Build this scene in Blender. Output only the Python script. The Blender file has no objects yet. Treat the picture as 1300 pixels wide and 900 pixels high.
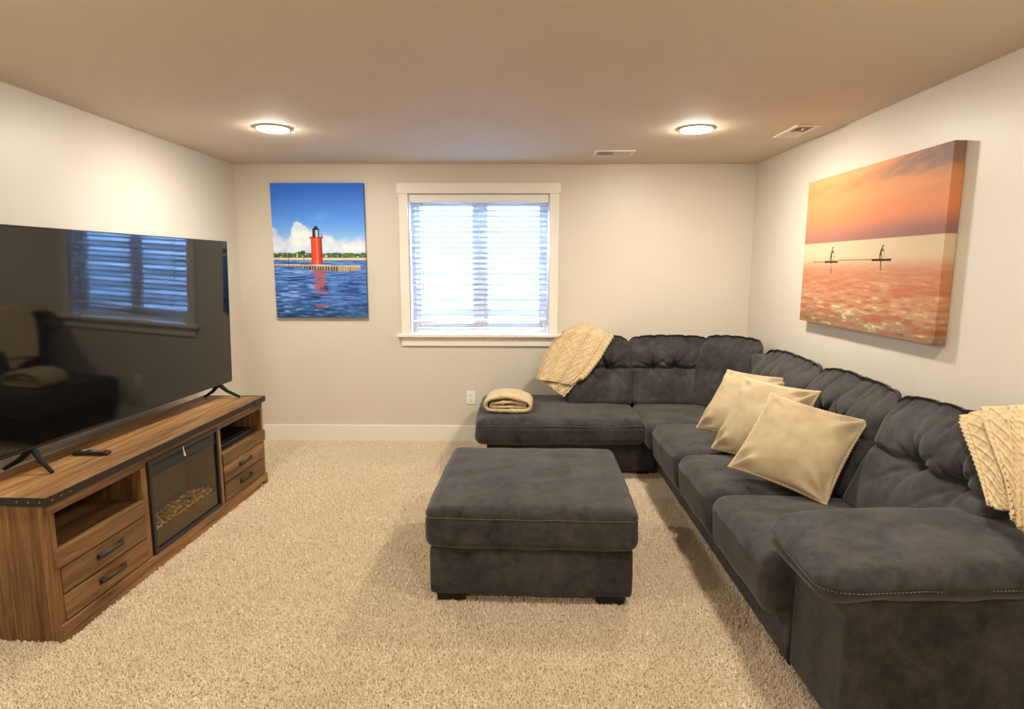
import bpy, bmesh, math, random
import numpy as np
from mathutils import Vector, Matrix
random.seed(7); rng = np.random.default_rng(7)
S = bpy.context.scene; COL = S.collection
# ------------------------------------------------------------------ camera, sky, exposure
H = 2.44; D = 5.279; L = -2.466; R = 2.003; FRONT = -2.2
cd = bpy.data.cameras.new('camera'); cam = bpy.data.objects.new('camera', cd); COL.objects.link(cam)
def set_camera(f=760.0, pitch=8.302, yaw=0.7556, roll=0.0886, h=1.5711):
    p, y, r = map(math.radians, (pitch, yaw, roll))
    fw = Vector((-math.sin(y)*math.cos(p), math.cos(y)*math.cos(p), -math.sin(p)))
    rt = Vector((math.cos(y), math.sin(y), 0)); up = rt.cross(fw)
    rt, up = rt*math.cos(r)+up*math.sin(r), up*math.cos(r)-rt*math.sin(r)
    m = Matrix((rt, up, -fw)).transposed().to_4x4(); m.translation = (0, 0, h)
    cam.matrix_world = m
    cd.sensor_fit = 'HORIZONTAL'; cd.sensor_width = 36; cd.lens = f/1300*36; cd.clip_start = .02
set_camera(); S.camera = cam
W = bpy.data.worlds.new('sky'); S.world = W; W.use_nodes = True
W.node_tree.nodes['Background'].inputs[0].default_value = (.26, .49, 1, 1)
W.node_tree.nodes['Background'].inputs[1].default_value = 4800
S.view_settings.view_transform = 'Standard'; S.view_settings.look = 'None'
S.view_settings.gamma = 1; S.view_settings.use_curve_mapping = False
S.view_settings.exposure = 0.0
LAMP_POWER = 450.0; LAMP_COLOR = (1, .955, .80)

# ------------------------------------------------------------------ helpers
WL = {}
def srgb(r, g, b):
    f = lambda c: (c/255/12.92 if c/255 <= .04045 else ((c/255+.055)/1.055)**2.4)
    return (f(r), f(g), f(b), 1)
def tag(o, label=None, cat=None, group=None, kind=None):
    if label: o['label'] = label
    if cat: o['category'] = cat
    if group: o['group'] = group
    if kind: o['kind'] = kind
    return o
def thing(name, label, cat, loc=(0, 0, 0), rotz=0, group=None, local=False, rot=None):
    o = bpy.data.objects.new(name, None); COL.objects.link(o); o.empty_display_size = .1
    o.location = loc
    if rot is not None: o.rotation_mode = 'QUATERNION'; o.rotation_quaternion = rot
    else: o.rotation_euler = (0, 0, rotz)
    WL[o] = np.zeros(3) if local else np.array(loc, float)
    return tag(o, label, cat, group)
def mesh(name, V, F, mat, parent=None, smooth=True, flatang=None, colors=None):
    V = np.asarray(V, float)
    c = (V.min(0)+V.max(0))/2
    me = bpy.data.meshes.new(name); me.from_pydata((V-c).tolist(), [], [list(map(int, f)) for f in F])
    me.materials.append(mat); me.update()
    if smooth: me.polygons.foreach_set('use_smooth', [True]*len(me.polygons))
    if smooth and flatang:
        me.set_sharp_from_angle(angle=math.radians(flatang))
        nr = np.empty(len(me.polygons)*3, np.float32); me.polygons.foreach_get('normal', nr)
        me.polygons.foreach_set('use_smooth', np.abs(nr.reshape(-1, 3)).max(1) < .9999)   # flat sides stay flat
    if colors is not None:
        a = me.color_attributes.new('print_colour', 'FLOAT_COLOR', 'POINT')
        a.data.foreach_set('color', np.asarray(colors, np.float32).ravel())
    o = bpy.data.objects.new(name, me); COL.objects.link(o)
    if parent is not None:
        o.parent = parent; o.location = c-WL[parent]
    else: o.location = c
    WL[o] = c
    return o
def clone(o, delta, parent=None):
    c = o.copy(); COL.objects.link(c); c.location = Vector(o.location)+Vector(delta)
    WL[c] = WL[o]+np.array(delta, float)
    if parent is not None: c.parent = parent
    return c
def axis_samples(h, r, k, m):
    a = h-r
    t = np.tan(np.linspace(0, math.pi/4, k+1))   # even angles round the edge
    edge = a+r*t
    inner = np.linspace(-a, a, m+1) if a > 1e-9 else np.array([0.])
    return np.unique(np.round(np.concatenate([-edge, inner, edge]), 7))
def roundmap(P, hs, r):
    P = np.asarray(P, float); q = np.clip(P, -(hs-r), hs-r); d = P-q
    n = np.linalg.norm(d, axis=1, keepdims=True)
    return np.where(n > 1e-9, q+d/np.maximum(n, 1e-9)*r, P)
def rbox(size, r, k=3, m=1):
    """Rounded box round the origin: size (x,y,z), edge radius r, k segments per half edge, m per flat."""
    hs = np.array(size, float)/2; r = min(r, hs.min()*.999)
    if np.isscalar(m): m = (m, m, m)
    ax = [axis_samples(hs[i], r, k, m[i]) for i in range(3)]
    Vs, Fs, off = [], [], 0
    for a in range(3):
        b, c = (a+1) % 3, (a+2) % 3
        gb, gc = np.meshgrid(ax[b], ax[c], indexing='ij')
        nb, nc = gb.shape
        idx = np.arange(nb*nc).reshape(nb, nc)
        for s in (-1, 1):
            P = np.zeros((nb*nc, 3)); P[:, a] = s*hs[a]; P[:, b] = gb.ravel(); P[:, c] = gc.ravel()
            q = np.stack([idx[:-1, :-1], idx[1:, :-1], idx[1:, 1:], idx[:-1, 1:]], -1).reshape(-1, 4)
            if s < 0: q = q[:, ::-1]
            Vs.append(P); Fs.append(q+off); off += len(P)
    P = np.concatenate(Vs); F = np.concatenate(Fs)
    key = np.round(P, 6); _, first, inv = np.unique(key, axis=0, return_index=True, return_inverse=True)
    inv = inv.ravel()
    return roundmap(P[first], hs, r), inv[F]
def box(name, lo, hi, mat, parent=None, r=.002, k=1, m=1, smooth=True):
    lo = np.array(lo, float); hi = np.array(hi, float)
    V, F = rbox(hi-lo, r, k, m)
    return mesh(name, V+(lo+hi)/2, F, mat, parent, smooth, 35)
class MB:
    """Collects several shapes into ONE mesh."""
    def __init__(s): s.V = []; s.F = []; s.n = 0
    def add(s, V, F):
        s.V.append(np.asarray(V, float)); s.F += [[int(i)+s.n for i in f] for f in F]; s.n += len(V); return s
    def box(s, lo, hi, r=.002, k=1):
        lo = np.array(lo, float); hi = np.array(hi, float); V, F = rbox(hi-lo, r, k, 1); return s.add(V+(lo+hi)/2, F)
    def plain(s, lo, hi):
        x0, y0, z0 = lo; x1, y1, z1 = hi
        V = [(x0,y0,z0),(x1,y0,z0),(x1,y1,z0),(x0,y1,z0),(x0,y0,z1),(x1,y0,z1),(x1,y1,z1),(x0,y1,z1)]
        return s.add(V, [(0,3,2,1),(4,5,6,7),(0,1,5,4),(1,2,6,5),(2,3,7,6),(3,0,4,7)])
    def tube(s, pts, rad, n=8):
        pts = [np.array(p, float) for p in pts]; V = []; F = []
        rad = [rad]*len(pts) if np.isscalar(rad) else rad
        for i, p in enumerate(pts):
            t = pts[min(i+1, len(pts)-1)]-pts[max(i-1, 0)]; t /= np.linalg.norm(t)
            ref = np.array([0, 0, 1.]) if abs(t[2]) < .9 else np.array([1., 0, 0])
            a = np.cross(t, ref); a /= np.linalg.norm(a); b = np.cross(t, a)
            for j in range(n):
                th = 2*math.pi*j/n; V.append(p+rad[i]*(math.cos(th)*a+math.sin(th)*b))
        for i in range(len(pts)-1):
            for j in range(n): F.append((i*n+j, i*n+(j+1) % n, (i+1)*n+(j+1) % n, (i+1)*n+j))
        F.append(tuple(range(n))[::-1]); F.append(tuple((len(pts)-1)*n+j for j in range(n)))
        return s.add(V, F)
    def lathe(s, prof, n=32, c=(0, 0, 0)):
        V = []; F = []
        for r, z in prof:
            for j in range(n):
                th = 2*math.pi*j/n; V.append((c[0]+r*math.cos(th), c[1]+r*math.sin(th), c[2]+z))
        for i in range(len(prof)-1):
            for j in range(n): F.append((i*n+j, i*n+(j+1) % n, (i+1)*n+(j+1) % n, (i+1)*n+j))
        return s.add(V, F)
    def build(s, name, mat, parent=None, smooth=True, ang=35):
        return mesh(name, np.concatenate(s.V), s.F, mat, parent, smooth, ang)
def grid_faces(nu, nv):
    i = np.arange(nu*nv).reshape(nu, nv)
    return np.stack([i[:-1, :-1], i[1:, :-1], i[1:, 1:], i[:-1, 1:]], -1).reshape(-1, 4)
def vnoise(P, seed=0):
    """Smooth value noise in [-1,1] at points P (n,3)."""
    P = np.asarray(P, float)+seed*17.13; i = np.floor(P).astype(np.int64); f = P-i; f = f*f*(3-2*f)
    def h(a, b, c):
        n = (a*374761393+b*668265263+c*2147483647+seed*974711) & 0xffffffff
        n = ((n ^ (n >> 13))*1274126177) & 0xffffffff
        return ((n ^ (n >> 16)) & 0xffff)/32767.5-1
    out = 0
    for dx in (0, 1):
        for dy in (0, 1):
            for dz in (0, 1):
                w = (f[:, 0] if dx else 1-f[:, 0])*(f[:, 1] if dy else 1-f[:, 1])*(f[:, 2] if dz else 1-f[:, 2])
                out = out+w*h(i[:, 0]+dx, i[:, 1]+dy, i[:, 2]+dz)
    return out
def n2(u, v, su, sv, seed=0, o=3):
    out = 0; a = 1; tot = 0
    for k in range(o):
        out = out+a*vnoise(np.stack([u*su*2**k, v*sv*2**k, np.zeros_like(u)], -1), seed+k); tot += a; a *= .5
    return out/tot

# ------------------------------------------------------------------ materials
def newmat(name):
    m = bpy.data.materials.new(name); m.use_nodes = True
    return m, m.node_tree, m.node_tree.nodes['Principled BSDF']
def simple(name, col, rough=.5, metal=0, spec=.5, **kw):
    m, nt, b = newmat(name); b.inputs['Base Color'].default_value = col; b.inputs['Roughness'].default_value = rough
    b.inputs['Metallic'].default_value = metal; b.inputs['Specular IOR Level'].default_value = spec
    for k, v in kw.items(): b.inputs[k].default_value = v
    return m
def noisy(name, c1, c2, scale=(5, 5, 5), rough=.6, bump=0, bscale=200, detail=4, spec=.4, coords='Object', sheen=0, lo=.3, hi=.7, rand=0, bdist=.002, sheencol=(1, 1, 1, 1)):
    m, nt, b = newmat(name); N = nt.nodes.new; Lk = nt.links.new
    tc = N('ShaderNodeTexCoord'); mp = N('ShaderNodeMapping'); mp.inputs['Scale'].default_value = scale
    src = tc.outputs[coords]
    if rand:
        oi = N('ShaderNodeObjectInfo'); ad = N('ShaderNodeVectorMath'); ad.operation = 'ADD'
        cx = N('ShaderNodeVectorMath'); cx.operation = 'SCALE'; cx.inputs[0].default_value = (13, 7, 5)
        Lk(oi.outputs['Random'], cx.inputs['Scale']); Lk(src, ad.inputs[0]); Lk(cx.outputs[0], ad.inputs[1]); src = ad.outputs[0]
    Lk(src, mp.inputs[0])
    nz = N('ShaderNodeTexNoise'); nz.inputs['Scale'].default_value = 1; nz.inputs['Detail'].default_value = detail; nz.inputs['Roughness'].default_value = .6
    Lk(mp.outputs[0], nz.inputs[0])
    cr = N('ShaderNodeValToRGB'); e = cr.color_ramp.elements
    e[0].position = lo; e[0].color = c1; e[1].position = hi; e[1].color = c2
    Lk(nz.outputs[0], cr.inputs[0]); out = cr.outputs[0]
    if rand:
        hs = N('ShaderNodeHueSaturation'); mr = N('ShaderNodeMapRange'); mr.inputs[3].default_value = 1-rand; mr.inputs[4].default_value = 1+rand
        Lk(oi.outputs['Random'], mr.inputs[0]); Lk(mr.outputs[0], hs.inputs['Value']); Lk(out, hs.inputs['Color']); out = hs.outputs[0]
    Lk(out, b.inputs['Base Color'])
    b.inputs['Roughness'].default_value = rough; b.inputs['Specular IOR Level'].default_value = spec
    if sheen:
        b.inputs['Sheen Weight'].default_value = sheen; b.inputs['Sheen Roughness'].default_value = .4; b.inputs['Sheen Tint'].default_value = sheencol
    if bump:
        n2_ = N('ShaderNodeTexNoise'); n2_.inputs['Scale'].default_value = bscale; n2_.inputs['Detail'].default_value = 3
        Lk(tc.outputs[coords], n2_.inputs[0]); bp = N('ShaderNodeBump'); bp.inputs['Strength'].default_value = bump; bp.inputs['Distance'].default_value = bdist
        Lk(n2_.outputs[0], bp.inputs['Height']); Lk(bp.outputs[0], b.inputs['Normal'])
    return m
def glass(name, tint=(1, 1, 1, 1), rough=0):
    m = bpy.data.materials.new(name); m.use_nodes = True; nt = m.node_tree; nt.nodes.clear(); N = nt.nodes.new
    o = N('ShaderNodeOutputMaterial'); mx = N('ShaderNodeMixShader'); lw = N('ShaderNodeLayerWeight'); lw.inputs[0].default_value = .5
    pw = N('ShaderNodeMath'); pw.operation = 'POWER'; pw.inputs[1].default_value = 5
    ma = N('ShaderNodeMath'); ma.operation = 'MULTIPLY_ADD'; ma.inputs[1].default_value = .96; ma.inputs[2].default_value = .04
    t = N('ShaderNodeBsdfTransparent'); g = N('ShaderNodeBsdfGlossy'); t.inputs[0].default_value = tint; g.inputs['Roughness'].default_value = rough
    K = nt.links.new; K(lw.outputs['Facing'], pw.inputs[0]); K(pw.outputs[0], ma.inputs[0]); K(ma.outputs[0], mx.inputs[0])
    K(t.outputs[0], mx.inputs[1]); K(g.outputs[0], mx.inputs[2]); K(mx.outputs[0], o.inputs[0]); return m
WALLC = srgb(217, 207, 194)
M = {}
M['wall'] = noisy('wall_paint', srgb(215, 205, 191), srgb(219, 209, 196), (1.5,)*3, .42, .05, 260, spec=.45)
M['ceiling'] = noisy('ceiling_paint', srgb(216, 200, 179), srgb(219, 203, 182), (1.5,)*3, .75, .08, 120, spec=.2)
M['trim'] = simple('white_trim_paint', srgb(240, 234, 224), .35)
M['vinyl'] = simple('white_vinyl', srgb(240, 240, 240), .35)
M['blind'] = simple('blind_white', srgb(240, 238, 234), .4)
def slat_material():
    m = bpy.data.materials.new('translucent_white_slat'); m.use_nodes = True; nt = m.node_tree; nt.nodes.clear()
    o = nt.nodes.new('ShaderNodeOutputMaterial'); mx = nt.nodes.new('ShaderNodeMixShader'); mx.inputs[0].default_value = .45
    a = nt.nodes.new('ShaderNodeBsdfDiffuse'); a.inputs[0].default_value = srgb(242, 241, 238); b = nt.nodes.new('ShaderNodeBsdfTranslucent'); b.inputs[0].default_value = srgb(235, 236, 238)
    nt.links.new(a.outputs[0], mx.inputs[1]); nt.links.new(b.outputs[0], mx.inputs[2]); nt.links.new(mx.outputs[0], o.inputs[0]); return m
M['slat'] = slat_material()
M['carpet'] = noisy('carpet_backing', srgb(196, 172, 142), srgb(214, 190, 158), (40,)*3, .95, .6, 180, spec=.1, bdist=.01)
M['well'] = noisy('galvanised_steel', srgb(190, 195, 200), srgb(225, 228, 232), (3, 3, 12), .5)
M['gravel'] = noisy('gravel', srgb(160, 158, 152), srgb(215, 213, 206), (30,)*3, .9, .8, 60)
M['wood'] = None
M['black'] = simple('black_plastic', (.012, .012, .013, 1), .35)
M['blackmetal'] = simple('dark_metal_strap', srgb(52, 44, 36), .5, .5)
M['footblack'] = simple('matte_black', (.012, .012, .012, 1), .7, 0, .2)
M['screen'] = simple('tv_screen', (.004, .004, .005, 1), .045, 0, .7)
M['suede'] = None
M['stitch'] = simple('pale_thread', srgb(150, 142, 132), .8)
M['rivet'] = simple('bronze_rivet', srgb(120, 100, 76), .4, .6)
M['foot'] = simple('black_furniture_foot', (.008, .008, .008, 1), .5)
M['velvet'] = noisy('beige_velvet', srgb(172, 151, 120), srgb(194, 173, 142), (7,)*3, .75, .25, 300, spec=.2, sheen=.35, sheencol=(1, .9, .75, 1))
M['velvet_edge'] = noisy('cream_edge_thread', srgb(205, 180, 140), srgb(232, 212, 178), (60,)*3, .9)
M['knit'] = noisy('cream_chenille', srgb(200, 174, 136), srgb(218, 194, 158), (25,)*3, .95, .6, 420, spec=.1, sheen=.2, sheencol=(1, .9, .75, 1))
M['plate'] = simple('outlet_white', srgb(245, 240, 230), .35)
M['dark'] = simple('dark_recess', (.02, .018, .015, 1), .8)
M['ventwhite'] = simple('vent_white_metal', srgb(232, 222, 208), .4)
M['ember'] = simple('amber_pebble', srgb(214, 176, 96), .25, 0, .6)
M['ember2'] = simple('clear_pebble', srgb(236, 226, 200), .15, 0, .8)
M['fire_glass'] = glass('smoked_fireplace_glass', (.8, .76, .7, 1), .02)
M['pane'] = glass('window_pane', (.95, .97, .97, 1))
M['fire_inner'] = noisy('fireplace_lining', srgb(122, 106, 84), srgb(138, 120, 96), (4,)*3, .6)
M['redbtn'] = simple('red_button', srgb(190, 60, 70), .4); M['greybtn'] = simple('grey_button', srgb(120, 120, 120), .4)
M['whitetag'] = simple('white_tag', srgb(235, 232, 225), .5)
M['cord'] = simple('white_cord', srgb(225, 225, 225), .6)
M['wand'] = simple('clear_grey_wand', srgb(150, 152, 156), .2)

def suede_material():
    m, nt, b = newmat('charcoal_suede'); N = nt.nodes.new; Lk = nt.links.new
    tc = N('ShaderNodeTexCoord'); oi = N('ShaderNodeObjectInfo'); ad = N('ShaderNodeVectorMath'); ad.operation = 'ADD'
    Lk(tc.outputs['Object'], ad.inputs[0]); Lk(oi.outputs['Random'], ad.inputs[1])
    def nz(scale, det, rgh, dist=0):
        n = N('ShaderNodeTexNoise'); n.inputs['Scale'].default_value = scale; n.inputs['Detail'].default_value = det
        n.inputs['Roughness'].default_value = rgh; n.inputs['Distortion'].default_value = dist; Lk(ad.outputs[0], n.inputs[0]); return n
    a = nz(5.5, 6, .68, .5); c = nz(30, 4, .7)
    mx = N('ShaderNodeMath'); mx.operation = 'MULTIPLY_ADD'; mx.inputs[1].default_value = .3; Lk(c.outputs[0], mx.inputs[0])
    sc = N('ShaderNodeMath'); sc.operation = 'MULTIPLY'; sc.inputs[1].default_value = .7; Lk(a.outputs[0], sc.inputs[0]); Lk(sc.outputs[0], mx.inputs[2])
    cr = N('ShaderNodeValToRGB'); e = cr.color_ramp.elements
    e[0].position = .36; e[0].color = srgb(36, 34, 35); e[1].position = .63; e[1].color = srgb(72, 68, 69)
    Lk(mx.outputs[0], cr.inputs[0]); Lk(cr.outputs[0], b.inputs['Base Color'])
    b.inputs['Roughness'].default_value = .85; b.inputs['Specular IOR Level'].default_value = .2
    b.inputs['Sheen Weight'].default_value = .22; b.inputs['Sheen Roughness'].default_value = .45; b.inputs['Sheen Tint'].default_value = (.9, .88, .92, 1)
    bp = N('ShaderNodeBump'); bp.inputs['Strength'].default_value = .35; bp.inputs['Distance'].default_value = .003
    f = nz(120, 3, .6); Lk(f.outputs[0], bp.inputs['Height']); Lk(bp.outputs[0], b.inputs['Normal'])
    return m
M['suede'] = suede_material()
def wood_material(name, axis, dark, mid, light):
    """Rustic grain running along the given local axis; each piece gets its own tint and grain offset."""
    m, nt, b = newmat(name); N = nt.nodes.new; Lk = nt.links.new
    tc = N('ShaderNodeTexCoord'); oi = N('ShaderNodeObjectInfo'); ad = N('ShaderNodeVectorMath'); ad.operation = 'ADD'
    cx = N('ShaderNodeVectorMath'); cx.operation = 'SCALE'; cx.inputs[0].default_value = (31, 17, 23); Lk(oi.outputs['Random'], cx.inputs['Scale'])
    Lk(tc.outputs['Object'], ad.inputs[0]); Lk(cx.outputs[0], ad.inputs[1])
    def nz(along, across, det, dist):
        mp = N('ShaderNodeMapping'); s = [across]*3; s[axis] = along; mp.inputs['Scale'].default_value = s
        Lk(ad.outputs[0], mp.inputs[0]); n = N('ShaderNodeTexNoise'); n.inputs['Scale'].default_value = 1; n.inputs['Detail'].default_value = det
        n.inputs['Roughness'].default_value = .65; n.inputs['Distortion'].default_value = dist; Lk(mp.outputs[0], n.inputs[0]); return n
    g = nz(1.5, 20, 6, .7); g2 = nz(3, 90, 3, .2)
    mx = N('ShaderNodeMath'); mx.operation = 'MULTIPLY_ADD'; mx.inputs[1].default_value = .3; Lk(g2.outputs[0], mx.inputs[0])
    sc = N('ShaderNodeMath'); sc.operation = 'MULTIPLY'; sc.inputs[1].default_value = .72; Lk(g.outputs[0], sc.inputs[0]); Lk(sc.outputs[0], mx.inputs[2])
    cr = N('ShaderNodeValToRGB'); e = cr.color_ramp.elements
    e[0].position = .34; e[0].color = dark; e[1].position = .68; e[1].color = light
    k = e.new(.5); k.color = mid
    Lk(mx.outputs[0], cr.inputs[0])
    hs = N('ShaderNodeHueSaturation'); mr = N('ShaderNodeMapRange'); mr.inputs[3].default_value = .66; mr.inputs[4].default_value = 1.28
    Lk(oi.outputs['Random'], mr.inputs[0]); Lk(mr.outputs[0], hs.inputs['Value']); Lk(cr.outputs[0], hs.inputs['Color']); Lk(hs.outputs[0], b.inputs['Base Color'])
    b.inputs['Roughness'].default_value = .5; b.inputs['Specular IOR Level'].default_value = .3
    bp = N('ShaderNodeBump'); bp.inputs['Strength'].default_value = .25; bp.inputs['Distance'].default_value = .002
    Lk(g2.outputs[0], bp.inputs['Height']); Lk(bp.outputs[0], b.inputs['Normal'])
    return m
wd = (srgb(74, 53, 32), srgb(128, 92, 57), srgb(170, 126, 82))
M['wood_u'] = wood_material('rustic_wood_lengthwise', 0, *wd)
M['wood_z'] = wood_material('rustic_wood_upright', 2, *wd)
def print_material(name):
    m, nt, b = newmat(name); a = nt.nodes.new('ShaderNodeVertexColor'); a.layer_name = 'print_colour'
    nt.links.new(a.outputs[0], b.inputs['Base Color']); b.inputs['Roughness'].default_value = .6; b.inputs['Specular IOR Level'].default_value = .25
    n = nt.nodes.new('ShaderNodeTexNoise'); n.inputs['Scale'].default_value = 900; bp = nt.nodes.new('ShaderNodeBump'); bp.inputs['Strength'].default_value = .1; bp.inputs['Distance'].default_value = .001
    nt.links.new(n.outputs[0], bp.inputs['Height']); nt.links.new(bp.outputs[0], b.inputs['Normal'])
    return m
M['print'] = print_material('canvas_print_ink')
def lamp_material(k=1.0):
    m = bpy.data.materials.new('lamp_glow'); m.use_nodes = True; nt = m.node_tree; nt.nodes.clear()
    o = nt.nodes.new('ShaderNodeOutputMaterial'); e = nt.nodes.new('ShaderNodeEmission'); e.inputs[0].default_value = (*LAMP_COLOR, 1); e.inputs[1].default_value = LAMP_POWER*k
    nt.links.new(e.outputs[0], o.inputs[0]); return m
M['lamp'] = lamp_material(); M['lamp_dim'] = lamp_material(.58); M['lamp_left'] = lamp_material(.89)

# ------------------------------------------------------------------ room shell
def struct(o): o['kind'] = 'structure'; return o
T = .15
WX0, WX1, WZ0, WZ1 = -.965, .25, .975, 2.195      # window opening
struct(MB().plain((L-T, FRONT-T, -.12), (R+T, D+T, -.006)).build('floor', M['carpet'], smooth=False))
struct(MB().plain((L-T, FRONT-T, H), (R+T, D+T, H+.12)).build('ceiling', M['ceiling'], smooth=False))
struct(MB().plain((L-T, FRONT-T, -.006), (L, D+T, H)).build('wall_left', M['wall'], smooth=False))
struct(MB().plain((R, FRONT-T, -.006), (R+T, D+T, H)).build('wall_right', M['wall'], smooth=False))
struct(MB().plain((L, FRONT-T, -.006), (R, FRONT, H)).build('wall_front', M['wall'], smooth=False))
wb = MB()
for lo, hi in (((L, -.006), (WX0, H)), ((WX1, -.006), (R, H)), ((WX0, -.006), (WX1, WZ0)), ((WX0, WZ1), (WX1, H))):
    wb.plain((lo[0], D, lo[1]), (hi[0], D+T, hi[1]))
struct(wb.build('wall_back', M['wall'], smooth=False))
def baseboard(name, lo, hi): struct(box(name, lo, hi, M['trim'], r=.004))
baseboard('baseboard_back', (L+.016, D-.016, -.005), (R-.016, D, .15))
baseboard('baseboard_left', (L, FRONT, -.005), (L+.016, D, .15))
baseboard('baseboard_right', (R-.016, FRONT, -.005), (R, D, .15))
# window casing
tr = struct(bpy.data.objects.new('trim_1', None)); COL.objects.link(tr); WL[tr] = np.zeros(3)
box('head_casing', (-1.062, D-.026, 2.195), (.347, D, 2.283), M['trim'], tr, .003)
box('side_casing', (-1.046, D-.02, .985), (-.968, D, 2.195), M['trim'], tr, .003)
box('side_casing', (.253, D-.02, .985), (.331, D, 2.195), M['trim'], tr, .003)
box('window_sill', (-1.085, D-.055, .957), (.37, D+.09, .985), M['trim'], tr, .006, 2)
box('apron', (-1.046, D-.02, .878), (.331, D, .957), M['trim'], tr, .003)
# window unit: vinyl frame, centre mullion, two sashes with panes
wn = struct(bpy.data.objects.new('window_1', None)); COL.objects.link(wn); WL[wn] = np.zeros(3)
y0, y1 = D+.085, D+.14
fr = MB()
for lo, hi in (((WX0, y0, WZ0+.01), (WX0+.045, y1, WZ1)), ((WX1-.045, y0, WZ0+.01), (WX1, y1, WZ1)), ((WX0+.045, y0, WZ0+.01), (WX1-.045, y1, WZ0+.055)), ((WX0+.045, y0, WZ1-.045), (WX1-.045, y1, WZ1))):
    fr.box(lo, hi, .003)
fr.build('window_frame', M['vinyl'], wn)
mid = -.355
box('mullion', (mid-.03, y0+.004, WZ0+.055), (mid+.03, y1, WZ1-.045), M['vinyl'], wn, .003)
for a, b, yy in ((WX0+.045, mid-.03, y0+.02), (mid+.03, WX1-.045, y0+.03)):
    sh = MB()
    for lo, hi in (((a, yy, WZ0+.055), (a+.04, yy+.022, WZ1-.045)), ((b-.04, yy, WZ0+.055), (b, yy+.022, WZ1-.045)), ((a+.04, yy, WZ0+.055), (b-.04, yy+.022, WZ0+.1)), ((a+.04, yy, WZ1-.085), (b-.04, yy+.022, WZ1-.045))):
        sh.box(lo, hi, .003)
    s = sh.build('sash', M['vinyl'], wn)
    MB().plain((a+.038, yy+.008, WZ0+.098), (b-.038, yy+.013, WZ1-.083)).build('pane', M['pane'], s, smooth=False)
# jamb lining
jm = MB()
jm.plain((WX0, D, WZ0+.01), (WX0+.004, y0, WZ1)); jm.plain((WX1-.004, D, WZ0+.01), (WX1, y0, WZ1)); jm.plain((WX0+.004, D, WZ1-.004), (WX1-.004, y0, WZ1))
jm.build('jamb', M['trim'], wn, smooth=False)
# egress window well outside
nu, nv = 49, 90; th = np.linspace(0, math.pi, nu); zz = np.linspace(.35, 2.42, nv); TH, ZZ = np.meshgrid(th, zz, indexing='ij')
rr = 1.08+.022*np.sin(2*math.pi*ZZ/.145)
well = mesh('window_well', np.stack([-.36+rr*np.cos(TH)*1.05, D+T+.01+rr*np.sin(TH)*1.0, ZZ], -1).reshape(-1, 3), grid_faces(nu, nv), M['well'])
md = well.modifiers.new('thickness', 'SOLIDIFY'); md.thickness = .004
tag(well, 'corrugated steel window well curving outside the window', 'window well')
gx, gy = np.meshgrid(np.linspace(-1.48, .76, 44), np.linspace(D+T+.005, D+T+1.08, 26), indexing='ij')
keep = mesh('gravel_bed', np.stack([gx.ravel(), gy.ravel(), .55+.02*vnoise(np.stack([gx.ravel()*25, gy.ravel()*25, gx.ravel()*0], -1))], -1), grid_faces(44, 26), M['gravel'])
tag(keep, 'grey gravel at the bottom of the window well', 'gravel', kind='stuff')

# ------------------------------------------------------------------ window blind
bl = thing('window_blind', 'white horizontal slat blind hanging in the window, slats open', 'blind', (mid, D+.03, WZ1-.006))
bx0, bx1 = WX0+.008, WX1-.008; by = D+.035
box('valance', (bx0, by-.04, 2.118), (bx1, by-.028, 2.186), M['blind'], bl, .003)
box('head_rail', (bx0+.004, by-.026, 2.14), (bx1-.004, by+.026, 2.186), M['blind'], bl, .003)
pitch_s = .0453; z_top = 2.10; first = None
def slat_shape():
    n = 9; t = np.linspace(-1, 1, n); tilt = math.radians(-22)
    yy = .025*t; zz = .0025*(1-t*t)
    Y = yy*math.cos(tilt)-zz*math.sin(tilt); Z = yy*math.sin(tilt)+zz*math.cos(tilt)
    V = []
    for x in (bx0+.006, bx1-.006):
        for k in range(n): V.append((x, by+Y[k], z_top+Z[k]))
        for k in range(n-1, -1, -1): V.append((x, by+Y[k], z_top+Z[k]-.0028))
    m = 2*n; F = [(k, (k+1) % m, m+(k+1) % m, m+k) for k in range(m)]
    F += [tuple(range(m))[::-1], tuple(range(m, 2*m))]
    return np.array(V), F
for k in range(22):
    if first is None: V, F = slat_shape(); first = mesh('slat', V, F, M['slat'], bl, True, 40)
    else: clone(first, (0, 0, -k*pitch_s))
zb = z_top-22*pitch_s+.008
V, F = rbox((bx1-bx0-.012, .05, .02), .004, 2, 1); V[:, 2] += V[:, 0]*.02
mesh('bottom_rail', V+np.array([(bx0+bx1)/2, by, zb-.012]), F, M['blind'], bl)
for x in (bx0+.12, mid, bx1-.12):
    c = MB()
    for dy in (-.026, .026): c.tube([(x, by+dy, 2.14), (x, by+dy, zb)], .0011, 5)
    c.build('ladder_cord', M['cord'], bl)
MB().tube([(-.846, by-.046, 2.118), (-.845, by-.047, 1.8), (-.842, by-.047, 1.35)], .0045, 8).build('tilt_wand', M['wand'], bl)

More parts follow.
